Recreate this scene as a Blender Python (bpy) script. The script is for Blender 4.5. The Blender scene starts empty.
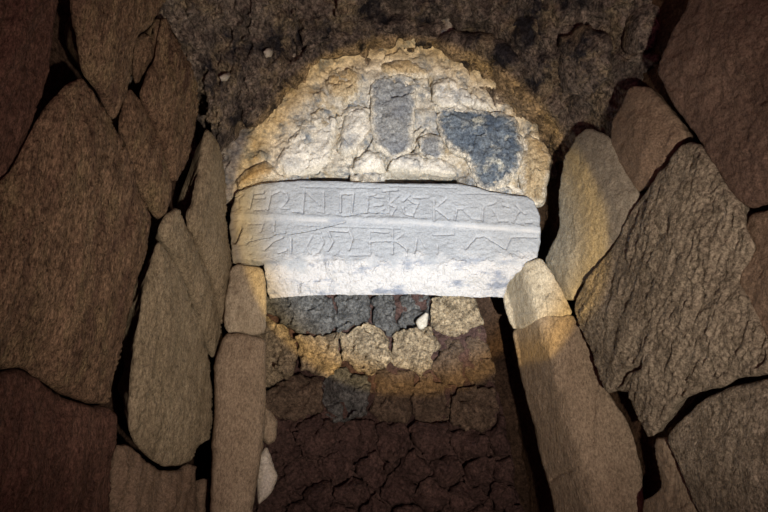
import bpy, math, random
import numpy as np
from mathutils import Vector
from mathutils.geometry import delaunay_2d_cdt

random.seed(7)
rng = np.random.default_rng(7)
scene = bpy.context.scene
COL = scene.collection

# ------------------------------------------------------------------ camera
CAM = np.array([0.0, 0.0, 1.30])
PITCH = math.radians(18.0)
FPX = 639.0
cam_d = bpy.data.cameras.new('camera')
cam_d.sensor_width = 36.0
cam_d.lens = FPX / 768.0 * 36.0
cam_d.clip_start = 0.02
cam_o = bpy.data.objects.new('camera', cam_d)
cam_o.location = CAM
cam_o.rotation_euler = (math.radians(90) + PITCH, 0, 0)
COL.objects.link(cam_o)
scene.camera = cam_o

# ------------------------------------------------------------------ world, lights, exposure
scene.view_settings.view_transform = 'Standard'
scene.view_settings.look = 'None'
scene.view_settings.gamma = 1.0
scene.view_settings.use_curve_mapping = False
scene.view_settings.exposure = 0.0
world = bpy.data.worlds.new('world')
scene.world = world
world.use_nodes = True
bg = world.node_tree.nodes['Background']
bg.inputs['Color'].default_value = (0.55, 0.13, 0.22, 1)  # added ambient: purple cast for the dark parts, no such source in the passage
bg.inputs['Strength'].default_value = 0.26

TORCH = Vector((0.42, 0.05, 0.90))
AIM = Vector((0.14, 2.6, 2.265))


def torch_beam(name, color, power, half_deg, blend, size=0.012, aim=AIM):
    l = bpy.data.lights.new(name, 'SPOT')
    l.color = color
    l.energy = power
    l.spot_size = math.radians(half_deg * 2)
    l.spot_blend = blend
    l.shadow_soft_size = size
    o = bpy.data.objects.new(name, l)
    o.location = TORCH
    o.rotation_euler = (Vector(aim) - TORCH).to_track_quat('-Z', 'Y').to_euler()
    COL.objects.link(o)
    return o


torch_beam('torch_core', (0.38, 0.68, 1.0), 325, 13.9, 0.40)
torch_beam('torch_hotspot', (0.75, 0.88, 1.0), 105, 10.5, 1.0, aim=(0.03, 2.6, 2.17))
torch_beam('torch_rim', (1.0, 0.66, 0.22), 300, 15.0, 0.10)
torch_beam('torch_spill', (1.0, 0.83, 0.66), 178, 39.5, 1.0, 0.03, (-0.03, 2.6, 2.40))


# ------------------------------------------------------------------ numpy helpers
def _hash(ix, iy, iz, seed):
    h = (ix * 374761393 + iy * 668265263 + iz * 2147483647 + seed * 974634777) & 0xFFFFFFFF
    h = ((h ^ (h >> 13)) * 1274126177) & 0xFFFFFFFF
    h = ((h ^ (h >> 16)) * 2246822519) & 0xFFFFFFFF
    return ((h ^ (h >> 15)) & 0xFFFF) / 65535.0 * 2 - 1


def vnoise(p, seed=0):
    p = np.asarray(p, float)
    i = np.floor(p).astype(np.int64)
    f = p - i
    f = f * f * f * (f * (f * 6 - 15) + 10)
    r = 0
    for dx in (0, 1):
        wx = f[:, 0] if dx else 1 - f[:, 0]
        for dy in (0, 1):
            wy = f[:, 1] if dy else 1 - f[:, 1]
            for dz in (0, 1):
                wz = f[:, 2] if dz else 1 - f[:, 2]
                r = r + wx * wy * wz * _hash(i[:, 0] + dx, i[:, 1] + dy, i[:, 2] + dz, seed)
    return r


def fbm(p, octaves=4, seed=0, gain=0.5, ridged=False):
    p = np.asarray(p, float)
    a, s, r = 1.0, 0.0, 0
    for k in range(octaves):
        n = vnoise(p * 2.03 ** k + 17.3 * k, seed + k)
        if ridged:
            n = 1 - 2 * np.abs(n)
        r = r + a * n
        s += a
        a *= gain
    return r / s


def facets(p, seed=0):
    """broken rock: every cell of a jittered grid is a small plane of its own tilt"""
    p = np.asarray(p, float)
    i = np.floor(p).astype(np.int64)
    best = np.full(len(p), 1e9)
    out = np.zeros(len(p))
    for dx in (-1, 0, 1):
        for dy in (-1, 0, 1):
            for dz in (-1, 0, 1):
                a, b, c = i[:, 0] + dx, i[:, 1] + dy, i[:, 2] + dz
                q = np.column_stack([a + 0.5 + 0.45 * _hash(a, b, c, seed), b + 0.5 + 0.45 * _hash(a, b, c, seed + 1), c + 0.5 + 0.45 * _hash(a, b, c, seed + 2)])
                r = p - q
                d = (r * r).sum(1)
                g = np.column_stack([_hash(a, b, c, seed + 3), _hash(a, b, c, seed + 4), _hash(a, b, c, seed + 5)])
                val = (r * g).sum(1) + 0.35 * _hash(a, b, c, seed + 6)
                m = d < best
                best = np.where(m, d, best)
                out = np.where(m, val, out)
    return out


def norm(v):
    return v / np.linalg.norm(v)


CP, SP = math.cos(PITCH), math.sin(PITCH)


def rays(uv):
    uv = np.asarray(uv, float)
    x = (uv[:, 0] - 384) / FPX
    y = (256 - uv[:, 1]) / FPX
    return np.stack([x, CP - y * SP, SP + y * CP], 1)


class Plane:
    def __init__(self, p, n):
        self.p, self.n = np.array(p, float), norm(np.array(n, float))   # n faces the passage

    def __call__(self, uv):
        d = rays(uv)
        t = ((self.p - CAM) @ self.n) / (d @ self.n)
        return CAM + d * t[:, None]


class Vault:
    """the overhanging rough roof: it leans out of the lintel wall along an arch"""
    n = norm(np.array([0, -0.75, -0.66]))

    def __call__(self, uv):
        uv = np.asarray(uv, float)
        d = rays(uv)
        arc = 34 + 0.0043 * (uv[:, 0] - 392) ** 2
        dl = arc - uv[:, 1]
        k = 0.0036
        y = np.where(dl > 0, 2.6 - 0.75 * (1 - np.exp(-k * np.maximum(dl, 0) / 0.75)), 2.6 - k * dl)
        return CAM + d * (y / d[:, 1])[:, None]


BACK = Plane((0, 2.60, 2), (0, -1, 0))
FILL = Plane((0, 2.98, 1.5), (0, -1, -0.04))
LEFT = Plane((-0.69, 2.6, 1.9), (1.0, -0.27, -0.06))
RIGHT = Plane((0.71, 2.6, 1.9), (-1.0, -0.33, -0.05))
LJAMB = Plane((-0.55, 2.57, 2.0), (0.22, -1, -0.02))
RJAMB = Plane((0.60, 2.56, 2.1), (-0.40, -1, 0.09))
ROOF = Vault()


# ------------------------------------------------------------------ materials
def stone_mat(name, base, second, dark, scale=5.0, speck=0.35, bump=0.5, grain=70.0,
              stretch=(1, 1, 1), patches=None, patch_scale=7.0, patch_edge=(0.5, 0.6), smear=None, rough=0.93):
    m = bpy.data.materials.new(name)
    m.use_nodes = True
    nt = m.node_tree
    N, L = nt.nodes, nt.links
    b = N['Principled BSDF']
    b.inputs['Roughness'].default_value = rough
    b.inputs['Specular IOR Level'].default_value = 0.12
    tc = N.new('ShaderNodeTexCoord')
    oi = N.new('ShaderNodeObjectInfo')
    mul = N.new('ShaderNodeMath'); mul.operation = 'MULTIPLY'; mul.inputs[1].default_value = 31.7
    L.new(oi.outputs['Random'], mul.inputs[0])
    add = N.new('ShaderNodeVectorMath'); add.operation = 'ADD'
    L.new(tc.outputs['Object'], add.inputs[0]); L.new(mul.outputs[0], add.inputs[1])
    mp = N.new('ShaderNodeMapping')
    mp.inputs['Scale'].default_value = stretch
    L.new(add.outputs[0], mp.inputs['Vector'])

    def noise(sc, det=6, ro=0.6, src=mp.outputs[0]):
        n = N.new('ShaderNodeTexNoise')
        n.inputs['Scale'].default_value = sc
        n.inputs['Detail'].default_value = det
        n.inputs['Roughness'].default_value = ro
        L.new(src, n.inputs['Vector'])
        return n.outputs['Fac']

    def ramp(fac, lo, hi):
        r = N.new('ShaderNodeMapRange')
        r.inputs['From Min'].default_value = lo
        r.inputs['From Max'].default_value = hi
        L.new(fac, r.inputs['Value'])
        return r.outputs[0]

    def mix(fac, a, c):
        x = N.new('ShaderNodeMix'); x.data_type = 'RGBA'
        if isinstance(fac, float): x.inputs['Factor'].default_value = fac
        else: L.new(fac, x.inputs['Factor'])
        for s, v in ((x.inputs[6], a), (x.inputs[7], c)):
            if isinstance(v, tuple): s.default_value = (*v, 1)
            else: L.new(v, s)
        return x.outputs[2]
    c = mix(ramp(noise(scale, 8, 0.62), 0.36, 0.66), base, second)
    if patches:
        for q, pc in enumerate(patches):
            nf = noise(patch_scale * (1 + 0.37 * q), 5, 0.65)
            c = mix(ramp(nf, *patch_edge), c, pc)
    if smear:
        at = N.new('ShaderNodeAttribute'); at.attribute_name = 'rim'
        sm = N.new('ShaderNodeMath'); sm.operation = 'ADD'
        L.new(at.outputs['Fac'], sm.inputs[0]); L.new(noise(16, 8, 0.72), sm.inputs[1])
        c = mix(ramp(sm.outputs[0], 0.76, 0.95), c, smear)
    f = noise(grain, 5, 0.75)
    fm = N.new('ShaderNodeMath'); fm.operation = 'MULTIPLY'; fm.inputs[1].default_value = speck
    L.new(ramp(f, 0.47, 0.64), fm.inputs[0])
    c = mix(fm.outputs[0], c, dark)
    f2 = noise(grain * 0.28, 6, 0.7)
    fm2 = N.new('ShaderNodeMath'); fm2.operation = 'MULTIPLY'; fm2.inputs[1].default_value = speck * 0.8
    L.new(ramp(f2, 0.49, 0.68), fm2.inputs[0])
    c = mix(fm2.outputs[0], c, dark)
    gr = N.new('ShaderNodeMapRange')
    gr.inputs['From Min'].default_value = 0.33; gr.inputs['From Max'].default_value = 0.67
    gr.inputs['To Min'].default_value = 1 - 0.95 * speck; gr.inputs['To Max'].default_value = 1 + 0.75 * speck
    L.new(noise(grain * 1.9, 3, 0.8), gr.inputs['Value'])
    sc_ = N.new('ShaderNodeVectorMath'); sc_.operation = 'SCALE'
    L.new(c, sc_.inputs[0]); L.new(gr.outputs[0], sc_.inputs['Scale'])
    c = sc_.outputs[0]
    L.new(c, b.inputs['Base Color'])
    h = N.new('ShaderNodeMath'); h.operation = 'MULTIPLY_ADD'; h.inputs[1].default_value = 0.45
    L.new(f, h.inputs[0]); L.new(f2, h.inputs[2])
    bp = N.new('ShaderNodeBump')
    bp.inputs['Strength'].default_value = bump
    bp.inputs['Distance'].default_value = 0.03
    L.new(h.outputs[0], bp.inputs['Height'])
    L.new(bp.outputs[0], b.inputs['Normal'])
    return m


M = {}
M['brown'] = stone_mat('brown_stone', (0.34, 0.24, 0.16), (0.25, 0.165, 0.11), (0.055, 0.034, 0.025), 4, 0.75, 0.9, 62, (1.6, 1.6, 0.55), patches=[(0.33, 0.255, 0.15), (0.16, 0.10, 0.075)], patch_scale=7, patch_edge=(0.50, 0.68))
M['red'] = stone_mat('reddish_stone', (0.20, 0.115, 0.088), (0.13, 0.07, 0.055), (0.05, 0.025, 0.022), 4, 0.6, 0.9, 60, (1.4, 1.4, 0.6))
M['olive'] = stone_mat('olive_stone', (0.47, 0.40, 0.285), (0.35, 0.295, 0.205), (0.09, 0.07, 0.045), 4, 0.5, 0.8, 70, (1.5, 1.5, 0.6))
M['grey'] = stone_mat('grey_stone', (0.42, 0.39, 0.32), (0.33, 0.305, 0.25), (0.13, 0.11, 0.08), 5, 0.4, 0.5, 80)
M['rough'] = stone_mat('rough_stone', (0.46, 0.405, 0.32), (0.34, 0.295, 0.23), (0.075, 0.058, 0.04), 5, 0.6, 1.0, 55)
M['tan'] = stone_mat('tan_stone', (0.33, 0.25, 0.185), (0.24, 0.175, 0.13), (0.12, 0.085, 0.06), 4, 0.45, 0.55, 75)
M['dusk'] = stone_mat('dull_red_stone', (0.225, 0.158, 0.125), (0.165, 0.112, 0.09), (0.08, 0.052, 0.042), 4, 0.5, 0.55, 75)
M['jamb'] = stone_mat('jamb_stone', (0.42, 0.345, 0.26), (0.33, 0.265, 0.195), (0.13, 0.10, 0.07), 4, 0.45, 0.6, 70, (1.3, 1.3, 0.7))
M['cream'] = stone_mat('cream_stone', (0.56, 0.50, 0.39), (0.44, 0.385, 0.29), (0.20, 0.16, 0.11), 6, 0.4, 0.6, 70, (1.3, 1.3, 0.7))
M['pale'] = stone_mat('pale_stone', (0.80, 0.77, 0.71), (0.58, 0.56, 0.52), (0.30, 0.27, 0.23), 9, 0.32, 0.7, 60, patches=[(0.28, 0.305, 0.345)], patch_scale=8, patch_edge=(0.52, 0.68), smear=(0.66, 0.62, 0.54))
M['grey_dark'] = stone_mat('dark_grey_stone', (0.19, 0.205, 0.235), (0.36, 0.37, 0.375), (0.10, 0.105, 0.12), 9, 0.5, 0.6, 50, smear=(0.66, 0.62, 0.54))
M['blue'] = stone_mat('blue_grey_stone', (0.085, 0.115, 0.165), (0.19, 0.225, 0.265), (0.04, 0.05, 0.075), 13, 0.6, 0.7, 45, patches=[(0.50, 0.50, 0.45), (0.30, 0.32, 0.33)], patch_scale=12, patch_edge=(0.54, 0.66), smear=(0.66, 0.62, 0.54))
M['buff'] = stone_mat('buff_stone', (0.58, 0.49, 0.34), (0.42, 0.33, 0.21), (0.17, 0.12, 0.07), 8, 0.5, 0.7, 55, smear=(0.66, 0.62, 0.54))
M['mortar'] = stone_mat('lime_mortar', (0.78, 0.74, 0.66), (0.52, 0.48, 0.41), (0.22, 0.19, 0.15), 12, 0.4, 0.9, 40, patches=[(0.30, 0.325, 0.36), (0.46, 0.38, 0.26), (0.22, 0.25, 0.29)], patch_scale=7, patch_edge=(0.52, 0.66))
M['roof'] = stone_mat('roof_rubble', (0.38, 0.32, 0.27), (0.14, 0.12, 0.11), (0.03, 0.027, 0.03), 9, 0.8, 1.0, 38, patches=[(0.035, 0.035, 0.045), (0.34, 0.28, 0.20)], patch_scale=4, patch_edge=(0.50, 0.60))
M['earth'] = stone_mat('dark_earth', (0.11, 0.07, 0.05), (0.065, 0.042, 0.032), (0.02, 0.013, 0.01), 8, 0.6, 1.0, 40)
M['soil'] = stone_mat('brown_soil', (0.13, 0.08, 0.05), (0.08, 0.05, 0.033), (0.03, 0.02, 0.013), 8, 0.6, 1.0, 40)
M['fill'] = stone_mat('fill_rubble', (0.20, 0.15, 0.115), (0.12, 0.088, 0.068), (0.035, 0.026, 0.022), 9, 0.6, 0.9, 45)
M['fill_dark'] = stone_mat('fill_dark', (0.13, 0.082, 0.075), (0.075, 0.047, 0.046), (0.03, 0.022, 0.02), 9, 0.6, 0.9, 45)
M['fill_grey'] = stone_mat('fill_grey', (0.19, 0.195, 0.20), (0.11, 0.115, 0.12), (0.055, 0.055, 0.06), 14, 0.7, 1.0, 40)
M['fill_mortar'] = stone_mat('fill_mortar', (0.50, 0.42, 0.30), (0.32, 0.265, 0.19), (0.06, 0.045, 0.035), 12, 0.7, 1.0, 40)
M['chip'] = stone_mat('pale_chip', (0.62, 0.60, 0.54), (0.5, 0.48, 0.43), (0.3, 0.28, 0.25), 9, 0.25, 0.3, 70)
M['dust'] = stone_mat('trodden_earth', (0.19, 0.14, 0.10), (0.13, 0.095, 0.07), (0.05, 0.035, 0.025), 5, 0.5, 0.8, 50)


# ------------------------------------------------------------------ object helpers
def finish(name, verts, faces, mat, origin=None, smooth=True):
    verts = np.asarray(verts, float)
    if origin is None:
        origin = verts.mean(0)
        origin[2] = verts[:, 2].min()
    me = bpy.data.meshes.new(name)
    me.from_pydata([tuple(v) for v in verts - origin], [], faces)
    me.materials.append(mat)
    if smooth:
        me.polygons.foreach_set('use_smooth', [True] * len(me.polygons))
    me.validate()
    me.update()
    o = bpy.data.objects.new(name, me)
    o.location = origin
    COL.objects.link(o)
    return o


def structure(o):
    o['kind'] = 'structure'
    return o


def tag(o, label, cat='stone', group=None):
    o['label'] = label
    o['category'] = cat
    if group:
        o['group'] = group
    return o


def chaikin(p, n=2, keep=0.14):
    for _ in range(n):
        q = np.roll(p, -1, 0)
        p = np.stack([p * (1 - keep) + q * keep, p * keep + q * (1 - keep)], 1).reshape(-1, 2)
    return p


def resample(p, step):
    q = np.vstack([p, p[:1]])
    s = np.concatenate([[0], np.cumsum(np.linalg.norm(np.diff(q, axis=0), axis=1))])
    n = max(10, int(s[-1] / step))
    t = np.linspace(0, s[-1], n, endpoint=False)
    return np.stack([np.interp(t, s, q[:, 0]), np.interp(t, s, q[:, 1])], 1)


def inside(pts, poly):
    x, y = pts[:, 0], pts[:, 1]
    c = np.zeros(len(pts), bool)
    for a, b in zip(poly, np.roll(poly, -1, 0)):
        cond = (a[1] > y) != (b[1] > y)
        with np.errstate(divide='ignore', invalid='ignore'):
            xi = (b[0] - a[0]) * (y - a[1]) / (b[1] - a[1] + 1e-12) + a[0]
        c ^= cond & (x < xi)
    return c


def dist_to_loop(P, B):
    """distance of points P to the closed polyline B (any dimension)"""
    d = np.full(len(P), 1e9)
    A, C = B, np.roll(B, -1, 0)
    for k in range(len(B)):
        a, e = A[k], C[k] - A[k]
        t = np.clip(((P - a) @ e) / (e @ e + 1e-12), 0, 1)
        d = np.minimum(d, ((P - a - t[:, None] * e) ** 2).sum(1))
    return np.sqrt(d)


SEED = [100]


def stone(name, surf, poly, mat, thick=0.16, bulge=0.02, edge=0.010, amp=0.008, freq=7.0, fine=0.003,
          stretch=(1, 1, 1), off=0.0, tilt=(0, 0), step=2.0, jag=1.2, prof=None, round_=1, under=0.3, facet=0.010, ffreq=6.0, cracks=(), rot=None, ridged=0.0, grow=0.0):
    """one irregular block: the outline lies on a wall surface, the face bulges and is broken by noise, the body runs back into the wall"""
    SEED[0] += 11
    sd = SEED[0]
    p = chaikin(np.array(poly, float), round_)
    if grow:
        area = 0.5 * np.sum(p[:, 0] * np.roll(p[:, 1], -1) - np.roll(p[:, 0], -1) * p[:, 1])
        tg = np.roll(p, -1, 0) - np.roll(p, 1, 0)
        tg = tg / (np.linalg.norm(tg, axis=1)[:, None] + 1e-9)
        p = p + grow * np.sign(area) * np.column_stack([tg[:, 1], -tg[:, 0]])
    b = resample(p, step)
    k3 = np.column_stack([b * 0.11, np.full(len(b), sd * 1.7)])
    b = b + jag * np.column_stack([fbm(k3, 3, sd), fbm(k3 + 50, 3, sd + 3)])
    lo, hi = b.min(0), b.max(0)
    nx = int((hi[0] - lo[0]) / step) + 1
    ny = int((hi[1] - lo[1]) / (step * 0.87)) + 1
    g = np.stack(np.meshgrid(np.arange(nx), np.arange(ny)), -1).reshape(-1, 2).astype(float)
    g[:, 0] += 0.5 * (g[:, 1] % 2)
    g = lo + g * np.array([step, step * 0.87])
    g = g + rng.uniform(-0.18, 0.18, g.shape) * step
    g = g[inside(g, b)]
    if len(g):
        g = g[dist_to_loop(g, b) > step * 0.55]
    uv = np.vstack([b, g]) if len(g) else b
    nb = len(b)
    vs, es, fs, ov, oe, of = delaunay_2d_cdt([Vector(v) for v in uv], [(i, (i + 1) % nb) for i in range(nb)], [], 1, 1e-6)
    uv = np.array([tuple(v) for v in vs])
    # outline order in the output
    remap = {}
    for i, o in enumerate(ov):
        for s in o:
            remap[s] = i
    loop = []
    for i in range(nb):
        r = remap.get(i)
        if r is not None and (not loop or loop[-1] != r):
            loop.append(r)
    X = surf(uv)
    XB = X[loop]
    n = surf.n
    d = dist_to_loop(X, XB)
    c = X.mean(0)
    ax1 = norm(np.cross(n, [0, 0, 1.0]))
    ax2 = np.cross(ax1, n)
    q = X - c
    R = max(d.max(), 1e-4)
    e = edge * (1 + 0.5 * fbm(X * 9, 2, sd + 5))
    e = np.minimum(np.maximum(e, 0.002), R)
    k = np.clip(1 - d / e, 0, 1)
    lift = off + bulge * (1 - (1 - d / R) ** 2) + tilt[0] * (q @ ax1) + tilt[1] * (q @ ax2)
    if prof is not None:
        lift = lift + prof(uv)
    h = - e * (1 - np.sqrt(np.maximum(1 - k * k, 0)))
    loc = np.column_stack([q @ ax1, q @ ax2, q @ n])
    if rot:
        ca, sa = math.cos(math.radians(rot)), math.sin(math.radians(rot))
        loc = np.column_stack([loc[:, 0] * ca + loc[:, 1] * sa, -loc[:, 0] * sa + loc[:, 1] * ca, loc[:, 2]])
    loc = loc * np.array(stretch)
    damp = np.clip(d / (0.4 * edge + 1e-4), 0.25, 1)
    h = h + damp * amp * fbm(loc * freq + sd, 4, sd) + np.clip(d / (edge + 0.006), 0.08, 1) * (fine * fbm(loc * freq * 7 + sd, 4, sd + 9, 0.6))
    if ridged:
        h = h + damp * ridged * (fbm(loc * freq * 2.2 + 3 * sd, 4, sd + 21, 0.55, True) - 0.3)
    warp = loc + 0.05 * np.column_stack([fbm(loc * 9, 3, sd + 31), fbm(loc * 9 + 7, 3, sd + 32), fbm(loc * 9 + 13, 3, sd + 33)])
    h = h + damp * facet * facets(warp * ffreq + sd, sd + 40)
    for line, w, dep in cracks:
        dd = np.full(len(uv), 1e9)
        L_ = np.array(line, float)
        for a, e2 in zip(L_[:-1], L_[1:] - L_[:-1]):
            t = np.clip(((uv - a) @ e2) / (e2 @ e2), 0, 1)
            dd = np.minimum(dd, np.linalg.norm(uv - a - t[:, None] * e2, axis=1))
        dd = dd + 0.8 * fbm(np.column_stack([uv * 0.3, uv[:, :1] * 0]), 2, sd + 2)
        h = h - dep * np.exp(-(np.maximum(dd, 0) / w) ** 2)
    # the outline lies at the stone's own distance (lift), the broken surface is raised along the normal
    X0 = X
    X = CAM + (X0 - CAM) * (1 + lift / ((X0 - CAM) @ n))[:, None]
    XB = X[loop]
    V = X + h[:, None] * n
    loopv = V[loop]
    mid = c
    verts = [V]
    faces = [tuple(f) for f in fs]
    # orientation: the face normal must look along n
    f0 = faces[len(faces) // 2]
    fn = np.cross(V[f0[1]] - V[f0[0]], V[f0[2]] - V[f0[0]])
    flip = fn @ n < 0
    if flip:
        faces = [f[::-1] for f in faces]
    base, prev = len(V), loop
    m_ = len(loop)
    inw = mid - XB
    inl = np.linalg.norm(inw, axis=1)[:, None] + 1e-9
    for fr in (0.06, 0.16, 0.3, 0.48, 0.7, 1.0):
        back = - edge - thick * fr
        ring = XB + inw / inl * np.minimum(0.85 * inl, thick * fr * under) + n * back
        ring = ring + (inw / inl + n) * (0.012 * min(1, fr * 4) * fbm(ring * 16, 3, sd + 77))[:, None]
        verts.append(ring)
        cur = list(range(base, base + m_))
        for i in range(m_):
            j = (i + 1) % m_
            faces.append((prev[j], prev[i], cur[i], cur[j]) if not flip else (prev[i], prev[j], cur[j], cur[i]))
        prev = cur
        base += m_
    faces.append(tuple(prev) if flip else tuple(prev[::-1]))
    # consistent winding of the skirt with respect to outside
    V_all = np.vstack(verts)
    o = finish(name, V_all, faces, mat)
    at = o.data.attributes.new('rim', 'FLOAT', 'POINT')
    at.data.foreach_set('value', np.concatenate([np.clip(1 - d / 0.06, 0, 1) * 0.5, np.full(len(V_all) - len(V), 0.5)]))
    import bmesh
    bm = bmesh.new(); bm.from_mesh(o.data)
    bmesh.ops.recalc_face_normals(bm, faces=bm.faces)
    bm.to_mesh(o.data); bm.free()
    return o


def sheet(name, fn, us, vs, mat, thick=0.2, direction=None):
    """a displaced wall surface with real thickness: fn maps parameter grids to points, the body runs along direction"""
    U, W = np.meshgrid(us, vs)
    uv = np.column_stack([U.ravel(), W.ravel()])
    P = fn(uv)
    nx, ny = len(us), len(vs)
    D = np.array(direction, float) * thick
    Q = P + D
    n = len(P)
    faces = []
    for j in range(ny - 1):
        for i in range(nx - 1):
            a = j * nx + i
            faces.append((a, a + 1, a + nx + 1, a + nx))
    rim = [i for i in range(nx)] + [j * nx + nx - 1 for j in range(1, ny)] + [(ny - 1) * nx + i for i in range(nx - 2, -1, -1)] + [j * nx for j in range(ny - 2, 0, -1)]
    back = {r: n + k for k, r in enumerate(rim)}
    for k in range(len(rim)):
        a, b_ = rim[k], rim[(k + 1) % len(rim)]
        faces.append((b_, a, back[a], back[b_]))
    faces.append(tuple(back[r] for r in rim))
    o = finish(name, np.vstack([P, Q[rim]]), faces, mat, origin=np.zeros(3))
    import bmesh
    bm = bmesh.new(); bm.from_mesh(o.data)
    bmesh.ops.recalc_face_normals(bm, faces=bm.faces)
    bm.to_mesh(o.data); bm.free()
    return structure(o)


# ------------------------------------------------------------------ the setting
def wall_fn(pl, back, amp, seed):
    def f(a):                                   # a = (y, z)
        n = pl.n
        x = pl.p[0] - ((a[:, 0] - pl.p[1]) * n[1] + (a[:, 1] - pl.p[2]) * n[2]) / n[0]
        P = np.column_stack([x, a[:, 0], a[:, 1]])
        return P + n * (-back + amp * fbm(P * 7, 4, seed))[:, None]
    return f


sheet('wall_left', wall_fn(LEFT, 0.27, 0.03, 31), np.arange(-0.4, 3.3, 0.022), np.arange(-0.05, 3.9, 0.022), M['earth'], 0.2, (-1, 0, 0))
sheet('wall_right', wall_fn(RIGHT, 0.13, 0.03, 32), np.arange(-0.4, 3.3, 0.022), np.arange(-0.05, 3.9, 0.022), M['soil'], 0.2, (1, 0, 0))


def back_fn(a):
    P = np.column_stack([a[:, 0], np.full(len(a), 3.25), a[:, 1]])
    P[:, 1] -= 0.05 * fbm(P * 6, 4, 41)
    return P


sheet('wall_back', back_fn, np.arange(-1.2, 1.2, 0.025), np.arange(-0.05, 3.9, 0.025), M['earth'], 0.2, (0, 1, 0))


def line_dist(uv, pl):
    L_ = np.array(pl, float)
    dd = np.full(len(uv), 1e9)
    for a, e in zip(L_[:-1], L_[1:] - L_[:-1]):
        t = np.clip(((uv - a) @ e) / (e @ e), 0, 1)
        dd = np.minimum(dd, ((uv - a - t[:, None] * e) ** 2).sum(1))
    return np.sqrt(dd)


MCRACKS = [[(432, 72), (430, 84), (434, 98)], [(436, 108), (443, 128), (448, 142)], [(412, 150), (418, 134), (424, 128)], [(470, 88), (474, 102)],
           [(386, 158), (387, 168)], [(366, 145), (374, 138)], [(354, 150), (356, 172)], [(325, 74), (331, 81), (342, 83)], [(520, 120), (524, 134)], [(515, 172), (522, 184)]]


def mortar_fn(uv):
    P = BACK(uv)
    for cl in MCRACKS:
        w = 1.5 * fbm(np.column_stack([uv * 0.25, uv[:, :1] * 0]), 2, 59)
        P[:, 1] += 0.05 * np.clip(1 - (line_dist(uv, cl) + w) / 2.0, 0, 1)
    sl = np.exp(-(np.minimum(np.abs(uv[:, 1] - 177), 9) / 6.0) ** 4) * (((uv[:, 0] > 385) & (uv[:, 0] < 459)) | ((uv[:, 0] > 308) & (uv[:, 0] < 350)))
    P[:, 1] -= 0.03 * fbm(P * 9, 5, 51, 0.5) + 0.012 * fbm(P * 26, 4, 55, 0.6, True) + 0.02 * facets(P * 13 + 0.3 * fbm(P * 20, 3, 57)[:, None], 58) - 0.012 - 0.16 * sl
    return P


sheet('wall_lintel', mortar_fn, np.arange(212, 540, 1.5), np.arange(20, 196, 1.5), M['mortar'], 0.35, (0, 1, 0))


def fill_edge(v):
    return 476 + (v - 296) * 0.215


def fill_fn(a):                                   # a = (s, v): s runs 0..1 from the left jamb to the edge of the filling
    v = a[:, 1]
    u = 238 + a[:, 0] * (fill_edge(v) - 238) + 4 * fbm(np.column_stack([v * 0.06, v * 0, v * 0]), 3, 63) * a[:, 0]
    P = FILL(np.column_stack([u, v]))
    P[:, 1] -= 0.05 * fbm(P * 8, 5, 61, 0.55) + 0.02 * fbm(P * 20, 4, 65, 0.6, True)
    return P


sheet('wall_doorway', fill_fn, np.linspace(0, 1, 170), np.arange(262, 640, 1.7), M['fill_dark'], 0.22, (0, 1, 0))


def roof_fn(uv):
    P = ROOF(uv)
    W = P + 0.05 * np.column_stack([fbm(P * 7, 3, 72), fbm(P * 7, 3, 73), fbm(P * 7, 3, 74)])
    h = 0.07 * fbm(P * 4.5, 5, 71, 0.6) + 0.08 * (fbm(P * 6, 5, 75, 0.62, True) - 0.2) + 0.09 * facets(W * 5.5, 76) + 0.045 * facets(W * 13, 77) + 0.016 * fbm(P * 45, 3, 78)
    P = P + ROOF.n * h[:, None]
    out = 1 / (1 + np.exp((uv[:, 0] - 203) / 3)) / (1 + np.exp(-(uv[:, 1] - 100) / 6))     # the roof ends where the left wall's top stones begin
    return P + out[:, None] * np.array([0, 0.30, 0.25])


sheet('ceiling', roof_fn, np.arange(130, 730, 1.7), np.arange(-80, 190, 1.7), M['roof'], 0.35, (0, 0.75, 0.66))


def cap_fn(a):
    P = np.column_stack([a[:, 0], a[:, 1], np.full(len(a), 3.72)])
    P[:, 2] -= 0.06 * fbm(P * 5, 4, 81)
    return P


sheet('ceiling_passage', cap_fn, np.arange(-1.5, 1.5, 0.05), np.arange(-0.4, 3.3, 0.05), M['roof'], 0.2, (0, 0, 1))


def floor_fn(a):
    P = np.column_stack([a[:, 0], a[:, 1], np.zeros(len(a))])
    P[:, 2] += 0.02 * fbm(P * 4, 4, 91)
    return P


sheet('floor', floor_fn, np.arange(-1.7, 1.7, 0.05), np.arange(-0.4, 3.3, 0.05), M['dust'], 0.2, (0, 0, -1))


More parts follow.
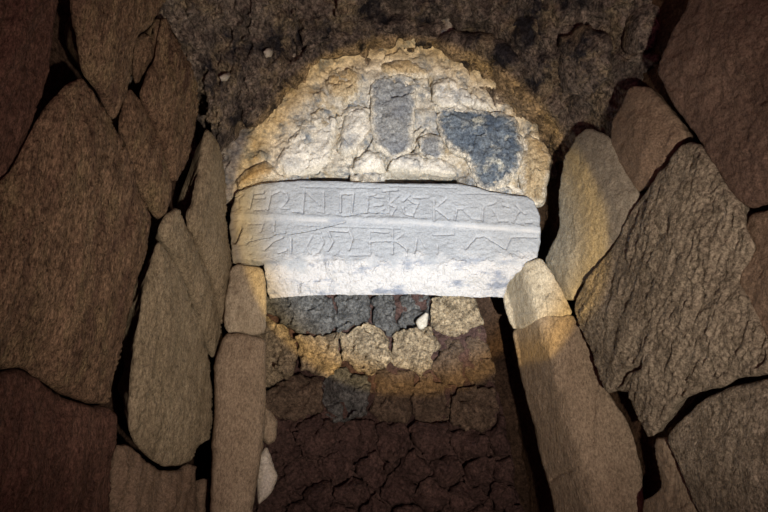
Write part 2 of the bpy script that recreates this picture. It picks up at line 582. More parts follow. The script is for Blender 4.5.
# ------------------------------------------------------------------ the lintel with its two lines of letters
STROKES = [
    # first line
    [(238.3, 198), (237.7, 208)], [(238.3, 198), (243, 195)], [(253, 193), (249.5, 208)], [(254.7, 209.7), (264.6, 209.7)],
    [(256, 198.5), (264.6, 197.7)], [(254, 194), (264, 192.5)], [(271, 193), (267.5, 210)], [(271.7, 194.7), (279.9, 191)],
    [(282, 191.5), (286, 193), (288, 198), (286, 203), (281, 208)], [(281, 208.5), (289, 209)], [(292.7, 211.5), (301, 211.5)],
    [(304.2, 191), (302.5, 213)], [(306.5, 192.4), (320, 205)], [(323.5, 192), (323.5, 212.5)], [(318, 211.5), (323, 212)],
    [(340.5, 193.6), (340.5, 212)], [(340.5, 193.6), (352.5, 193.6)], [(353.4, 193.6), (351.8, 212.5)],
    [(368, 194), (367, 212)], [(368, 196), (375, 195)], [(374.8, 197), (383.6, 197.7)], [(374, 206), (382, 205)],
    [(376, 213), (384, 209)], [(383.6, 191), (397, 190)], [(388, 192.6), (388.8, 214.6)], [(389, 204), (398, 196)],
    [(390, 205), (396, 207), (391.8, 215)], [(403, 201), (409, 196)], [(409, 199), (414, 203), (418, 204)],
    [(418, 204), (412.8, 215)], [(404.6, 214), (412.8, 215.8)], [(403, 208), (404.6, 214)], [(413, 197.7), (428, 197.7)],
    [(434, 199), (434, 221)], [(436.5, 207), (446, 199)], [(436.5, 209.5), (449, 219)],
    [(455, 220), (456.8, 208.5), (463, 208.5)], [(463, 209.4), (472.6, 219), (482, 220)], [(483.5, 205), (482, 220)],
    [(488.4, 205), (495, 203)], [(494, 211), (499, 221), (507, 221)], [(503, 205), (509, 207)],
    [(519, 211), (513, 222)], [(517, 206), (525, 214)], [(526, 222.6), (531.5, 222.6)],
    # second line
    [(248.7, 223), (263, 223), (260, 231)], [(274, 221), (273.5, 231)], [(251, 237), (246, 243)],
    [(264, 249), (273, 240.5), (282, 236.5)], [(290.4, 238), (290.4, 252)], [(278, 252), (286, 249)],
    [(312, 235), (306, 246), (312, 255)], [(320, 232), (323.5, 242), (318, 252), (311.5, 255.5)],
    [(328, 231), (332.7, 241), (327.6, 250)], [(329, 229.5), (347, 230.5)], [(348.8, 229), (352.5, 238), (349, 249)],
    [(349.5, 254.4), (370, 254.4)], [(369.3, 229), (370, 253)], [(371.5, 240.7), (390.5, 240)], [(371.5, 230.5), (389, 231.5)],
    [(392.5, 227.6), (392.5, 253)], [(394, 240.7), (403, 233)], [(397, 240.7), (407, 248), (406.6, 255)],
    [(417, 238), (414, 255)], [(434, 234), (453, 233.5)], [(437.5, 245), (437.5, 253)], [(420, 237), (426, 247)],
    [(466, 248), (470, 243), (476, 236.6), (485, 235), (506, 248)], [(506, 248), (511, 236.6), (522, 236), (537, 236.6)],
]
LINES = [[(457.6, 193.6), (490, 194), (527, 195)], [(300, 187), (380, 188)], [(390, 186.5), (456, 188)], [(300, 224.5), (345, 226), (400, 228)]]
CRACKS = [[(233, 198), (241, 193.5)], [(245, 241.5), (261, 237.5), (271, 236), (275, 232.7), (284.6, 231.7)],
          [(288, 233.4), (305, 230.5), (325, 226), (345, 221)], [(343, 216.4), (367, 211.7), (388, 213)]]


def build_lintel():
    NS, NT = 640, 250
    t = np.linspace(0, 1, NT)
    uL = np.interp(t, [0, .15, .32, .45, .6, .655, .68, .70, .9, 1], [235, 230, 229, 230, 231, 232, 238, 262, 266, 269])
    uR = np.interp(t, [0, .12, .38, .58, .68, .76, .86, 1], [534, 540, 541.5, 538, 530, 516, 509, 504])
    wig = np.column_stack([t * 14, t * 0, t * 0])
    uL = uL + 1.5 * fbm(wig, 3, 201); uR = uR + 1.0 * fbm(wig + 9, 3, 203)
    s = np.linspace(0, 1, NS)
    S, T = np.meshgrid(s, t)
    U = uL[:, None] + (uR - uL)[:, None] * S
    top = np.interp(U, [229, 238, 262, 285, 300, 340, 386, 458, 475, 490, 527, 541], [196, 190, 183, 181, 180, 180.5, 183, 183, 186, 191, 196, 205])
    bot = np.interp(U, [229, 262, 270, 300, 340, 380, 420, 440, 470, 505, 541], [297, 297, 298, 296.5, 294.5, 295, 294, 296, 297, 297, 300])
    Vv = top + (bot - top) * T
    uv = np.column_stack([U.ravel(), Vv.ravel()])
    X = BACK(uv)
    u, v = uv[:, 0], uv[:, 1]
    tt = T.ravel()
    h = np.full(len(uv), 0.035)
    # worn lower arris: the face turns under towards the soffit
    low = 257 + 3 * fbm(np.column_stack([u * 0.05, u * 0, u * 0]), 3, 207) + np.where(u < 310, (310 - u) * 0.10, 0)
    q = np.clip((v - low) / (297 - low), 0, 1)
    crust_lit = np.clip((v - low - 3) / 14 + 0.5 + 1.3 * fbm(X * 20, 5, 208, 0.65), 0, 1)
    h -= 0.105 * q ** 1.35
    hb = h.copy()
    h += crust_lit * (0.03 * fbm(X * 18, 5, 209, 0.65) + 0.004)
    # the fascia step between the two lines
    mid = np.interp(u, [229, 300, 340, 400, 470, 541], [217, 219, 220.5, 222, 226, 231])
    h += 0.004 - 0.010 / (1 + np.exp(-(v - mid) / 0.9)) + 0.004 * np.exp(-((v - mid + 2.5) / 2.2) ** 2)
    # the face: gentle waviness and fine tooling
    h += 0.004 * fbm(X * np.array([5, 1, 9]), 3, 211) + 0.004 * fbm(X * np.array([35, 1, 75]), 4, 213, 0.6) * (1 - crust_lit)
    crust_lit = np.maximum(crust_lit, 0.85 * np.exp(-((v - mid - 0.5) / 1.7) ** 2) * np.clip(0.75 + 0.6 * fbm(X * 18, 3, 221) - np.where(u < 330, (330 - u) / 160, 0), 0, 1))
    wob = 0.5 * fbm(np.column_stack([uv * 0.35, u * 0]), 2, 215)
    g = np.zeros(len(uv))
    for st in STROKES:
        g = np.maximum(g, np.clip(1 - (line_dist(uv, st) + wob) / 1.9, 0, 1) * (0.75 + 0.25 * math.sin(st[0][0])))
    h -= 0.011 * g * (1 - 0.7 * crust_lit)
    crust_lit = np.maximum(crust_lit, 0.34 * g)  # strokes tinted paler: the grooves' lit sides are put into the colour
    for st in LINES:
        h -= 0.004 * np.clip(1 - (line_dist(uv, st) + wob) / 1.3, 0, 1)
    for st in CRACKS:
        h -= 0.012 * np.clip(1 - (line_dist(uv, st) + wob) / 1.3, 0, 1)
    # flaked left end with two chipped hollows
    fl = np.clip((252 - u) / 18 + 0.35 * fbm(X * 16, 3, 217), 0, 1)
    h += fl * (0.016 * fbm(X * 17, 4, 219, 0.6) - 0.004)
    h -= 0.03 * np.exp(-(line_dist(uv, [(234, 241), (237, 234), (239.5, 227)]) / 2.0) ** 2)
    h -= 0.035 * np.exp(-(line_dist(uv, [(236, 260.5), (250, 261.5), (261, 264)]) / 1.6) ** 2)
    # rounded ends
    de = np.minimum(np.minimum(u - np.repeat(uL, NS), np.repeat(uR, NS) - u), np.minimum(v - top.ravel(), 40)) * 0.0041
    k = np.clip(1 - de / 0.012, 0, 1)
    h -= 0.012 * (1 - np.sqrt(np.maximum(1 - k * k, 0)))
    D_ = rays(uv)
    P = CAM + D_ * ((2.6 - hb) / D_[:, 1])[:, None]
    P[:, 1] -= h - hb
    n = len(P)
    faces = []
    for j in range(NT - 1):
        for i in range(NS - 1):
            a = j * NS + i
            faces.append((a, a + NS, a + NS + 1, a + 1))
    rim = list(range(NS)) + [j * NS + NS - 1 for j in range(1, NT)] + [(NT - 1) * NS + i for i in range(NS - 2, -1, -1)] + [j * NS for j in range(NT - 2, 0, -1)]
    Q = P[rim].copy()
    Q = CAM + (Q - CAM) * ((2.92 - CAM[1]) / (Q[:, 1] - CAM[1]))[:, None]
    back = {r: n + k2 for k2, r in enumerate(rim)}
    for k2 in range(len(rim)):
        a, b_ = rim[k2], rim[(k2 + 1) % len(rim)]
        faces.append((a, b_, back[b_], back[a]))
    faces.append(tuple(back[r] for r in rim[::-1]))
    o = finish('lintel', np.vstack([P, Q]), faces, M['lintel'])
    at = o.data.attributes.new('crust_lit', 'FLOAT', 'POINT')
    at.data.foreach_set('value', np.concatenate([crust_lit, np.ones(len(rim)) * 0.5]))
    at = o.data.attributes.new('flake', 'FLOAT', 'POINT')
    at.data.foreach_set('value', np.concatenate([fl, np.zeros(len(rim))]))
    import bmesh
    bm = bmesh.new(); bm.from_mesh(o.data)
    bmesh.ops.recalc_face_normals(bm, faces=bm.faces)
    bm.to_mesh(o.data); bm.free()
    return o


def lintel_mat():
    m = stone_mat('lintel_limestone', (0.39, 0.42, 0.465), (0.32, 0.345, 0.385), (0.27, 0.285, 0.32), 6, 0.18, 0.5, 75)
    nt = m.node_tree
    N, L = nt.nodes, nt.links
    b = N['Principled BSDF']
    src = b.inputs['Base Color'].links[0].from_socket
    tc = N.new('ShaderNodeTexCoord')

    def noise(sc, det, st=(1, 1, 1)):
        mp = N.new('ShaderNodeMapping'); mp.inputs['Scale'].default_value = st
        L.new(tc.outputs['Object'], mp.inputs['Vector'])
        n = N.new('ShaderNodeTexNoise'); n.inputs['Scale'].default_value = sc; n.inputs['Detail'].default_value = det
        n.inputs['Roughness'].default_value = 0.65
        L.new(mp.outputs[0], n.inputs['Vector'])
        r = N.new('ShaderNodeMapRange'); r.inputs['From Min'].default_value = 0.52; r.inputs['From Max'].default_value = 0.64
        L.new(n.outputs['Fac'], r.inputs['Value'])
        return r.outputs[0]

    def mix(f, a, c):
        x = N.new('ShaderNodeMix'); x.data_type = 'RGBA'
        L.new(f, x.inputs['Factor'])
        for s, v in ((x.inputs[6], a), (x.inputs[7], c)):
            if isinstance(v, tuple): s.default_value = (*v, 1)
            else: L.new(v, s)
        return x.outputs[2]
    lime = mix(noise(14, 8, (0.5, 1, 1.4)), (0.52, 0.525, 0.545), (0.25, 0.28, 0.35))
    a1 = N.new('ShaderNodeAttribute'); a1.attribute_name = 'crust_lit'
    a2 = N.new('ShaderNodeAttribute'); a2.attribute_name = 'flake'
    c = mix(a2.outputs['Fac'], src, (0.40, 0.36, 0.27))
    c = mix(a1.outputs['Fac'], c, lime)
    L.new(c, b.inputs['Base Color'])
    return m


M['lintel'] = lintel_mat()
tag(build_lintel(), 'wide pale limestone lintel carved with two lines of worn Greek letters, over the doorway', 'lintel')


# ------------------------------------------------------------------ jambs
def ridge(pts, depth, width):
    """a corner running down the block: left of the line the face turns back into the doorway"""
    P_ = np.array(pts, float)

    def f(uv):
        x = np.interp(uv[:, 1], P_[:, 1], P_[:, 0]) + 2.0 * fbm(np.column_stack([uv[:, 1] * 0.05, uv[:, 1] * 0, uv[:, 1] * 0]), 3, 301)
        w = np.interp(uv[:, 1], P_[:, 1], np.array(width, float))
        s = np.clip((x - uv[:, 0]) / w, -0.25, 1.2)
        s = np.where(s < 0.25, (s + 0.25) ** 2, s)
        return -depth * s
    return f


RX = [(523, 262), (534, 312), (546, 350), (560, 400), (573, 440), (592, 512), (606, 560)]
RW = [20, 18, 22, 32, 32, 34, 36]
tag(stone('jamb_stone', RJAMB, [(503, 296), (508, 284), (516, 271), (528, 263), (540, 259), (546, 266), (556, 283), (564, 298), (571, 314), (560, 316), (546, 314), (535, 319), (520, 327), (513, 327)],
          M['cream'], grow=1.8, facet=0.004, thick=0.3, bulge=0.01, edge=0.006, amp=0.008, fine=0.006, prof=ridge(RX, 0.13, RW), step=1.4),
    'short lit top stone of right doorway jamb, under the right end of the inscribed lintel', 'jamb stone')
tag(stone('jamb_stone', RJAMB, [(514, 330), (521, 328), (536, 320), (547, 316), (560, 318), (571, 316), (578, 324), (588, 347), (601, 379), (611, 400), (624, 418), (632, 440), (640, 470), (641, 498), (652, 580), (566, 580), (560, 530), (555, 508), (551, 486), (541, 455), (534, 420), (524, 384), (517, 348)],
          M['jamb'], grow=1.8, facet=0.004, thick=0.3, bulge=0.015, edge=0.007, amp=0.016, freq=5, fine=0.006, stretch=(1.5, 0.7, 1), prof=ridge(RX, 0.17, RW), step=1.8,
          cracks=[([(552, 480), (560, 473), (573, 470)], 1.6, 0.02), ([(610, 446), (628, 442)], 1.0, 0.006)]),
    'tall leaning shaft of right doorway jamb, rough inner side, below its lit top', 'jamb stone')
tag(stone('jamb_stone', LJAMB, [(232, 268), (238, 265), (250, 266), (261, 268), (264, 284), (265, 310), (264, 331), (256, 334), (242, 331), (226, 330), (226, 300), (231, 280)],
          M['cream'], grow=1.8, facet=0.004, thick=0.3, bulge=0.02, edge=0.010, amp=0.014, fine=0.007, step=1.5),
    'upper stone of left doorway jamb, directly below the cracked left end of the lintel', 'jamb stone')
tag(stone('jamb_stone', LJAMB, [(225, 334), (241, 334), (257, 337), (264, 340), (265, 370), (264, 405), (262, 440), (258, 470), (252, 500), (246, 580), (211, 580), (212, 500), (213, 450), (216, 410), (216, 380), (215, 364)],
          M['jamb'], grow=1.8, facet=0.004, thick=0.3, bulge=0.03, edge=0.018, amp=0.012, fine=0.006, freq=5, step=1.8),
    'tall rounded lower stone of left doorway jamb, below the thin horizontal joint', 'jamb stone')

# ------------------------------------------------------------------ left wall stones
VST = dict(stretch=(2.2, 0.7, 1), fine=0.010, under=1.3, grow=1.6)
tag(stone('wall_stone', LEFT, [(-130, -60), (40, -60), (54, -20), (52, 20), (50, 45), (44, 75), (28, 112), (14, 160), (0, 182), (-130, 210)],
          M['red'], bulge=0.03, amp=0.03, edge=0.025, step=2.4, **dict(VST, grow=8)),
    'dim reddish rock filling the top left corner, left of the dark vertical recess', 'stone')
tag(stone('wall_stone', LEFT, [(74, -60), (172, -60), (170, -5), (162, 5), (151, 27), (137, 36), (134, 60), (133, 80), (125, 103), (118, 121), (110, 107), (100, 88), (88, 74), (84, 48), (78, 22)],
          M['brown'], bulge=0.03, amp=0.014, edge=0.015, off=0.01, step=2.0, **VST),
    'brown wedge stone at top of left wall, tip pointing down onto the biggest slab', 'stone')
tag(stone('wall_stone', LEFT, [(38, 126), (52, 104), (70, 84), (86, 76), (98, 90), (109, 110), (118, 124), (125, 140), (133, 165), (141, 190), (150, 207), (157, 219), (154, 235), (149, 257), (142, 277), (137, 295), (134, 311), (127, 337), (120, 360), (114, 390), (112, 404), (95, 404), (66, 396), (45, 380), (20, 366), (-130, 400), (-130, 220), (-5, 190), (18, 168)],
          M['brown'], bulge=0.05, amp=0.022, edge=0.015, off=0.035, step=2.2, **dict(VST, grow=0.2)),
    'largest brown slab of left wall, with the long dark crevice on its right', 'stone')
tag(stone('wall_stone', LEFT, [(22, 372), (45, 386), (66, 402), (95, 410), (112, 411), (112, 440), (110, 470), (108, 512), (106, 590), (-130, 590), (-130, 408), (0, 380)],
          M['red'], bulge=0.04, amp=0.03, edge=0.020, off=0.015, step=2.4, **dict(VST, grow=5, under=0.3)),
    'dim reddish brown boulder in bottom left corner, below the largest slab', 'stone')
tag(stone('wall_stone', LEFT, [(138, 40), (148, 33), (154, 42), (157, 50), (148, 68), (139, 84), (135, 72), (136, 55)],
          M['brown'], bulge=0.02, amp=0.01, edge=0.007, off=-0.02, step=1.6, **VST),
    'small wedged stone between the upper wedge stone and the diamond stone of left wall', 'stone')
tag(stone('wall_stone', LEFT, [(156, 20), (164, 19), (162, 36), (159, 46), (154, 44)],
          M['brown'], bulge=0.01, amp=0.006, edge=0.005, off=-0.02, step=1.4, **VST),
    'thin dark sliver of stone beside the top tip of the diamond stone on left wall', 'stone')
tag(stone('wall_stone', LEFT, [(167, 17), (174, 29), (186, 59), (197, 84), (200, 108), (194, 137), (186, 166), (177, 182), (171, 166), (164, 143), (153, 117), (143, 96), (150, 76), (161, 52), (163, 30)],
          M['brown'], bulge=0.03, amp=0.014, edge=0.010, off=0.02, step=1.6, **VST),
    'long diamond shaped brown stone high on left wall, just left of the roof', 'stone')
tag(stone('wall_stone', LEFT, [(132, 88), (140, 99), (152, 119), (164, 147), (171, 168), (174, 190), (168, 212), (159, 219), (150, 204), (141, 186), (134, 162), (127, 139), (121, 123)],
          M['brown'], bulge=0.025, amp=0.012, edge=0.010, off=0.0, step=1.6, **VST),
    'narrow lens shaped stone between the largest left slab and the diamond stone', 'stone')
tag(stone('wall_stone', LEFT, [(208, 127), (219, 139), (225, 164), (229, 190), (228, 230), (232, 262), (233, 285), (229, 318), (223, 326), (218, 302), (208, 268), (198, 246), (190, 226), (189, 212), (194, 204), (198, 180), (203, 148)],
          M['olive'], bulge=0.03, amp=0.008, edge=0.010, off=0.02, fine=0.006, facet=0.004, under=1.7, step=1.6),
    'smooth upright olive grey slab on left, touching the left end of the lintel', 'stone')
tag(stone('wall_stone', LEFT, [(178, 207), (188, 228), (197, 248), (207, 269), (216, 300), (222, 324), (223, 340), (216, 359), (208, 342), (201, 321), (190, 288), (177, 256), (166, 241), (161, 228), (168, 216)],
          M['olive'], bulge=0.02, amp=0.01, edge=0.009, off=0.005, step=1.6, **VST),
    'slender curved strip of stone between tall olive slab and tall brown block on left', 'stone')
tag(stone('wall_stone', LEFT, [(160, 240), (167, 247), (176, 259), (189, 290), (199, 322), (207, 344), (213, 362), (215, 390), (213, 420), (210, 440), (203, 444), (197, 450), (194, 460), (180, 466), (165, 467), (150, 457), (137, 443), (131, 430), (131, 410), (133, 370), (138, 340), (143, 310), (150, 275)],
          M['olive'], bulge=0.035, amp=0.014, edge=0.011, off=0.02, step=1.8, **dict(VST, grow=0.2)),
    'tall light brown block on left wall, right of the long dark crevice', 'stone')
tag(stone('wall_stone', LEFT, [(119, 446), (133, 446), (148, 462), (164, 472), (181, 471), (194, 464), (197, 478), (197, 500), (195, 590), (111, 590), (114, 500)],
          M['tan'], bulge=0.03, amp=0.02, edge=0.015, step=2.0, **VST),
    'brown base stone at bottom edge, under the tall light brown block of left wall', 'stone')
tag(stone('wall_stone', LEFT, [(203, 479), (211, 478), (211, 512), (211, 590), (200, 590), (201, 500)],
          M['tan'], bulge=0.012, amp=0.01, edge=0.006, step=1.6),
    'narrow upright stone at bottom edge, below the small dark hole beside left jamb', 'stone')

# ------------------------------------------------------------------ right wall stones
tag(stone('wall_stone', RIGHT, [(700, -60), (688, 2), (677, 24), (664, 56), (658, 72), (668, 94), (689, 125), (701, 140), (716, 166), (735, 196), (746, 206), (768, 200), (900, 196), (900, -60)],
          M['dusk'], facet=0.004, bulge=0.03, amp=0.012, under=0.5, grow=2.8, edge=0.015, off=0.03, step=2.2, rot=0, fine=0.007),
    'huge smooth reddish slab in top right corner, highest on right wall', 'stone')
tag(stone('wall_stone', RIGHT, [(631, 88), (646, 89), (661, 104), (676, 123), (682, 134), (676, 147), (659, 168), (646, 186), (635, 189), (627, 177), (619, 162), (612, 142), (613, 122), (624, 100)],
          M['tan'], facet=0.004, bulge=0.03, amp=0.012, under=0.5, grow=2.8, edge=0.010, off=0.0, step=1.6),
    'five sided brown stone on right wall wedged beneath the huge corner slab', 'stone')
tag(stone('wall_stone', RIGHT, [(587, 129), (607, 139), (614, 154), (624, 177), (634, 193), (634, 203), (619, 232), (601, 258), (587, 277), (574, 287), (569, 301), (557, 281), (546, 262), (551, 250), (561, 229), (560, 200), (562, 179), (567, 157), (580, 135)],
          M['grey'], facet=0.001, bulge=0.03, amp=0.005, under=0.5, grow=2.8, edge=0.007, off=0.01, fine=0.004, step=1.5),
    'smooth grey upright slab beside the dark gap at right end of the lintel', 'stone')
CH = dict(rot=40, stretch=(2.6, 0.8, 1))
tag(stone('wall_stone', RIGHT, [(685, 144), (699, 147), (711, 163), (726, 188), (737, 202), (740, 226), (750, 246), (742, 263), (734, 283), (746, 302), (760, 330), (774, 358), (772, 372), (736, 375), (722, 384), (694, 390), (674, 400), (660, 420), (648, 436), (641, 424), (633, 407), (628, 390), (615, 388), (606, 391), (597, 368), (588, 341), (578, 318), (575, 301), (586, 283), (603, 262), (620, 235), (636, 206), (648, 190), (662, 172), (678, 152)],
          M['rough'], bulge=0.035, amp=0.016, freq=6, facet=0.006, under=0.5, grow=2.8, edge=0.011, off=0.03, fine=0.007, step=1.6, ridged=0.005,
          cracks=[([(618, 384), (626, 372), (640, 366)], 2.2, 0.03)], **CH),
    'largest block of right wall, face scored with slanting pick marks', 'stone')
tag(stone('wall_stone', RIGHT, [(748, 216), (768, 212), (900, 208), (900, 374), (782, 366), (764, 330), (749, 300), (739, 283), (746, 264), (756, 246), (745, 228)],
          M['tan'], facet=0.004, bulge=0.02, amp=0.014, under=0.5, grow=2.8, edge=0.010, off=0.02, step=2.0),
    'brown stone at right edge of picture, below the huge corner slab', 'stone')
tag(stone('wall_stone', RIGHT, [(667, 437), (680, 422), (700, 402), (725, 391), (742, 386), (768, 381), (900, 378), (900, 590), (724, 590), (710, 540), (698, 509), (683, 470)],
          M['rough'], facet=0.004, bulge=0.03, amp=0.012, under=0.5, grow=2.8, edge=0.013, off=0.03, step=2.0, rot=30, stretch=(1.5, 0.8, 1), fine=0.005),
    'broad flat brown block in bottom right corner, below the jagged dark crack', 'stone')
tag(stone('wall_stone', RIGHT, [(655, 441), (664, 440), (680, 474), (695, 511), (708, 545), (720, 590), (652, 590), (644, 535), (643, 503), (656, 496), (664, 486), (658, 462)],
          M['jamb'], bulge=0.02, amp=0.01, under=0.5, grow=2.8, edge=0.009, off=0.01, step=1.8),
    'narrow tapering stone on lower right between right jamb shaft and the bottom right block', 'stone')

# ------------------------------------------------------------------ masonry above the lintel
A = dict(thick=0.08, step=1.3, facet=0.018, ffreq=9, jag=3.0, fine=0.009)
tag(stone('masonry_stone', BACK, [(374, 80), (395, 76), (412, 79), (413, 100), (411, 125), (412, 145), (404, 152), (388, 153), (376, 145), (372, 115)],
          M['grey_dark'], grow=3, bulge=0.012, amp=0.01, edge=0.009, off=0.011, **A),
    'dark grey upright slab in the centre of the masonry above the lintel', 'stone')
tag(stone('masonry_stone', BACK, [(388, 154), (412, 153), (440, 158), (456, 164), (458, 174), (420, 173), (387, 172)],
          M['pale'], grow=0.0, bulge=0.01, amp=0.010, edge=0.026, off=0.008, **A),
    'flat pale stone lying just over the dark slit on top of the lintel', 'stone')
tag(stone('masonry_stone', BACK, [(418, 136), (431, 130), (445, 138), (446, 154), (436, 158), (420, 154)],
          M['grey_dark'], bulge=0.02, amp=0.008, edge=0.013, off=0.013, **A),
    'small rounded grey stone right of the dark upright slab above the lintel', 'stone')
tag(stone('masonry_stone', BACK, [(441, 113), (460, 110), (480, 115), (500, 115), (514, 122), (520, 145), (515, 166), (505, 180), (490, 187), (480, 180), (475, 165), (467, 152), (452, 147), (443, 131)],
          M['blue'], grow=5, bulge=0.015, amp=0.014, edge=0.011, off=0.011, **A),
    'large mottled dark blue stone above the right end of the lintel', 'stone')
tag(stone('masonry_stone', BACK, [(345, 106), (359, 100), (370, 110), (371, 134), (360, 149), (346, 156), (335, 150), (340, 126)],
          M['pale'], bulge=0.015, amp=0.01, edge=0.026, off=0.005, **A),
    'pale slab directly left of the dark upright slab above the lintel', 'stone')
tag(stone('masonry_stone', BACK, [(352, 157), (366, 149), (376, 150), (386, 156), (385, 173), (362, 174), (350, 171)],
          M['pale'], bulge=0.015, amp=0.008, edge=0.026, off=0.006, **A),
    'small pale block left of the flat stone, sitting on the lintel top edge', 'stone')
tag(stone('masonry_stone', BACK, [(305, 120), (324, 112), (338, 118), (334, 142), (330, 164), (311, 173), (287, 174), (274, 162), (288, 139)],
          M['pale'], bulge=0.02, amp=0.02, edge=0.026, off=0.004, **A),
    'broad lumpy cream stone above the left half of the lintel', 'stone')
tag(stone('masonry_stone', BACK, [(322, 81), (335, 68), (350, 66), (362, 73), (362, 95), (346, 103), (331, 98)],
          M['buff'], bulge=0.02, amp=0.012, edge=0.026, off=0.007, cracks=[([(325, 74), (330, 80), (340, 83)], 1.2, 0.02)], **A),
    'buff stone with a curved crack at upper left of the masonry, under the roof', 'stone')
tag(stone('masonry_stone', BACK, [(433, 82), (450, 76), (465, 85), (479, 95), (495, 105), (497, 112), (470, 108), (441, 109), (432, 97)],
          M['pale'], bulge=0.015, amp=0.012, edge=0.026, off=0.006, cracks=[([(468, 88), (474, 99), (472, 106)], 1.3, 0.02)], **A),
    'flat cream stone lying above the large mottled dark blue stone', 'stone')
tag(stone('masonry_stone', BACK, [(526, 130), (544, 139), (553, 158), (550, 184), (545, 202), (536, 207), (526, 196), (520, 171)],
          M['buff'], bulge=0.03, amp=0.014, edge=0.026, off=0.008, **A),
    'rounded buff boulder above the right tip of the lintel, beside the dark gap', 'stone')
tag(stone('masonry_stone', BACK, [(380, 62), (396, 57), (411, 58), (428, 66), (430, 76), (412, 76), (385, 75)],
          M['buff'], bulge=0.012, amp=0.01, edge=0.026, off=0.008, **A),
    'thin buff stone at the crown of the lit masonry, touching the roof', 'stone')
tag(stone('masonry_stone', BACK, [(235, 176), (252, 164), (267, 158), (277, 166), (279, 177), (256, 182), (237, 189)],
          M['buff'], bulge=0.02, amp=0.016, edge=0.026, off=0.008, **A),
    'cracked buff stone above the left tip of the lintel', 'stone')

# ------------------------------------------------------------------ rocks in the roof
RF = dict(thick=0.14, step=1.8, fine=0.014, facet=0.04, ffreq=9, jag=4)
tag(stone('roof_rock', ROOF, [(500, 84), (520, 80), (540, 88), (550, 104), (543, 117), (525, 116), (508, 106)], M['roof'], bulge=0.05, amp=0.02, edge=0.05, off=0.035, **RF),
    'dark rounded rock hanging from the roof above the mottled blue stone', 'rock')
tag(stone('roof_rock', ROOF, [(310, 42), (340, 22), (375, 20), (402, 34), (398, 52), (360, 58), (322, 62)], M['roof'], bulge=0.05, amp=0.025, edge=0.05, off=0.035, **RF),
    'grey brown rock jutting from the roof above the crown of the lit masonry', 'rock')
tag(stone('roof_rock', ROOF, [(425, 40), (455, 30), (500, 36), (530, 60), (520, 76), (480, 72), (448, 62)], M['roof'], bulge=0.05, amp=0.03, edge=0.05, off=0.035, **RF),
    'broad rough rock in the roof right of the crown, above the dark rounded rock', 'rock')
tag(stone('roof_rock', ROOF, [(560, 40), (590, 22), (618, 40), (612, 80), (590, 104), (562, 92)], M['roof'], bulge=0.05, amp=0.03, edge=0.05, off=0.035, **RF),
    'mottled brown rock in the roof above the smooth grey slab of right wall', 'rock')
tag(stone('roof_rock', ROOF, [(632, 14), (655, -10), (680, -20), (672, 14), (656, 52), (640, 66), (626, 50)], M['roof'], bulge=0.03, amp=0.02, edge=0.05, off=0.035, **RF),
    'brown rock at top of the roof, next to the huge corner slab', 'rock')
tag(stone('roof_rock', ROOF, [(262, 52), (267, 48), (272, 51), (271, 57), (265, 58)], M['chip'], bulge=0.012, amp=0.004, edge=0.006, off=0.09, thick=0.1, step=1.2),
    'small pale pebble stuck in the dark roof, the higher of two', 'pebble')
tag(stone('roof_rock', ROOF, [(219, 77), (224, 74), (229, 77), (227, 82), (221, 82)], M['chip'], bulge=0.012, amp=0.004, edge=0.006, off=0.09, thick=0.1, step=1.2),
    'small pale pebble in the roof close to the diamond stone, the lower of two', 'pebble')
tag(stone('roof_rock', ROOF, [(238, 100), (262, 84), (292, 78), (306, 92), (290, 112), (262, 132), (240, 128)], M['roof'], bulge=0.04, amp=0.03, edge=0.05, off=0.035, **RF),
    'rough brown rock in the roof, left of the lit masonry', 'rock')

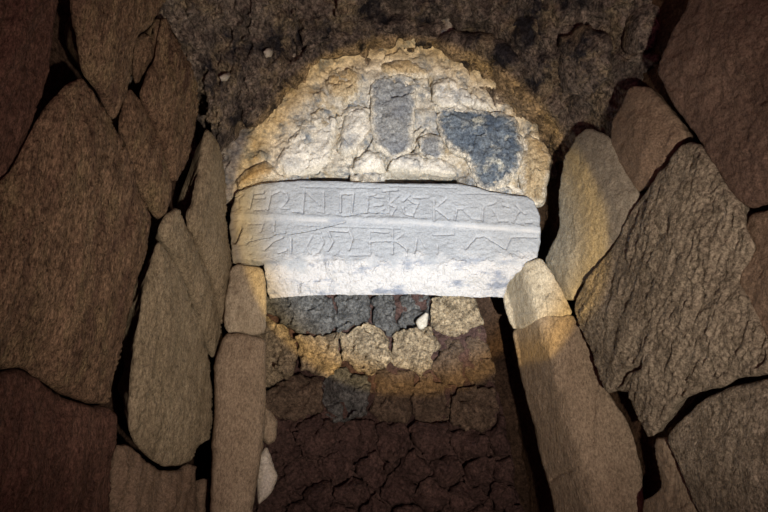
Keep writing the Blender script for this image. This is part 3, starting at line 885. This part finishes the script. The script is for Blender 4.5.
# ------------------------------------------------------------------ rubble filling the doorway
F_ = dict(thick=0.14, step=1.4, fine=0.004)
FILLS = [
    ([(279, 301), (300, 296), (336, 297), (338, 312), (332, 328), (318, 331), (300, 331), (283, 326)], 'fill_grey', 'dark bluish lump at top left of the doorway filling, under the lintel', 0.03),
    ([(338, 298), (360, 295), (378, 297), (374, 308), (366, 318), (352, 323), (340, 317)], 'fill_grey', 'blue grey stone under the lintel, second from left along top of the doorway filling', 0.03),
    ([(380, 301), (391, 296), (396, 306), (392, 318), (384, 326), (376, 319), (374, 310)], 'fill_grey', 'narrow grey upright stone in the middle of the top of the doorway filling', 0.03),
    ([(398, 299), (415, 296), (429, 297), (427, 308), (415, 315), (404, 325), (395, 321), (398, 308)], 'fill_grey', 'grey stone just left of the white triangular chip in the doorway filling', 0.035),
    ([(416, 321), (428, 311), (426, 327), (420, 329)], 'chip', 'white triangular chip in the doorway filling, below the lintel', 0.06),
    ([(433, 297), (455, 296), (474, 297), (475, 316), (468, 328), (446, 334), (431, 330), (430, 311)], 'fill_mortar', 'olive brown stone at top right of the doorway filling, beside the dark slot', 0.03),
    ([(264, 338), (280, 342), (292, 357), (296, 367), (286, 372), (271, 363), (262, 351)], 'fill_mortar', 'rounded yellow lit stone against the left jamb inside the doorway', 0.05),
    ([(290, 336), (320, 335), (338, 342), (340, 360), (322, 372), (300, 366), (292, 350)], 'fill_mortar', 'rough buff lump below the dark bluish lump in the doorway filling', 0.02),
    ([(345, 328), (368, 326), (386, 332), (390, 352), (374, 366), (350, 364), (342, 346)], 'fill_mortar', 'pale brown lump in the middle of the lit part of the doorway filling', 0.02),
    ([(394, 330), (420, 332), (440, 338), (436, 352), (416, 364), (396, 360)], 'fill_mortar', 'brown lump below the white triangular chip in the doorway filling', 0.02),
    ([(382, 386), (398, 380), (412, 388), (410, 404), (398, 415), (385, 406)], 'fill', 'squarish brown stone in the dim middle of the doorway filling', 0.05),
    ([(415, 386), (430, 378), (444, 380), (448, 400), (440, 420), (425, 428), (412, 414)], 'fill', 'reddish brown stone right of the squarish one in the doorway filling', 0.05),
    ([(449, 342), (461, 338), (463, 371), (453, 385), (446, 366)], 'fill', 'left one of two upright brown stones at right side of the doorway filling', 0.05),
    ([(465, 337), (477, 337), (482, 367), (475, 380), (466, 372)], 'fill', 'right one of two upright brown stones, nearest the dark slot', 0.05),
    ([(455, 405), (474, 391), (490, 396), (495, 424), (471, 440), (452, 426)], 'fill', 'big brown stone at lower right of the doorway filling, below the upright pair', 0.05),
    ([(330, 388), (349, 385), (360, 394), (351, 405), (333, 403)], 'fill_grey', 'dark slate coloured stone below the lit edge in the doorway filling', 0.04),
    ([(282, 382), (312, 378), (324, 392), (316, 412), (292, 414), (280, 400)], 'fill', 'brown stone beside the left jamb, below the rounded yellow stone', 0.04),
]
tag(stone('rubble_stone', LJAMB, [(264, 405), (272, 412), (278, 421), (276, 441), (268, 445), (262, 440)], M['jamb'], bulge=0.02, amp=0.01, edge=0.007, off=-0.10, **F_),
    'small brown stone wedged behind the left jamb, above the pale chunk', 'stone')
tag(stone('rubble_stone', LJAMB, [(259, 455), (267, 446), (273, 462), (278, 478), (270, 496), (258, 506), (256, 480)], M['pale'], bulge=0.02, amp=0.012, edge=0.007, off=-0.08, **F_),
    'pale grey chunk at foot of the left jamb, inside the doorway', 'stone')


def cell(pts, k, box, shrink):
    """the patch of wall nearest to point k, cut by the bisectors to its neighbours"""
    poly = [np.array(p, float) for p in box]
    for j, o in enumerate(pts):
        if j == k:
            continue
        mid, nn = (pts[k] + o) / 2, o - pts[k]
        out = []
        for a, b in zip(poly, poly[1:] + poly[:1]):
            da, db = (a - mid) @ nn, (b - mid) @ nn
            if da <= 0:
                out.append(a)
            if da * db < 0:
                out.append(a + (b - a) * da / (da - db))
        poly = out
        if len(poly) < 3:
            return None
    poly = np.array(poly)
    c = poly.mean(0)
    return c + (poly - c) * shrink



seeds = [np.mean(np.array(f[0], float), 0) for f in FILLS]
chip_k = [k for k, f in enumerate(FILLS) if f[1] == 'chip'][0]
traced = [s_ for k, s_ in enumerate(seeds) if k != chip_k]
extra = []
for j in range(5):
    for i in range(7):
        extra.append(np.array([284 + i * 36 + (j % 2) * 17 + rng.uniform(-9, 9), 446 + j * 25 + rng.uniform(-7, 7)]))
pts = traced + extra
box = [(258, 293), (477, 293), (534, 562), (246, 562)]
names = [f for k, f in enumerate(FILLS) if k != chip_k]
for k in range(len(pts)):
    poly = cell(pts, k, box, 0.97)
    if poly is None or np.ptp(poly[:, 0]) < 9 or np.ptp(poly[:, 1]) < 9:
        continue
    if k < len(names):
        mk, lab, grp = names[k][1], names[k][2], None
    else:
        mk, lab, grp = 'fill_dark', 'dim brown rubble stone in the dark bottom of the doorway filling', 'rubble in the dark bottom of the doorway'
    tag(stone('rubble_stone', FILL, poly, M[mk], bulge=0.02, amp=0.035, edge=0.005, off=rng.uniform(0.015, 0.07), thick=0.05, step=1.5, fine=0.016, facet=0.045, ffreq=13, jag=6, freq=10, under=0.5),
        lab, 'stone', grp)
f = FILLS[chip_k]
tag(stone('rubble_stone', FILL, f[0], M['chip'], bulge=0.01, amp=0.004, edge=0.006, off=0.085, thick=0.05, step=1.0, jag=0.5, grow=1.0, facet=0.002), f[2], 'stone')
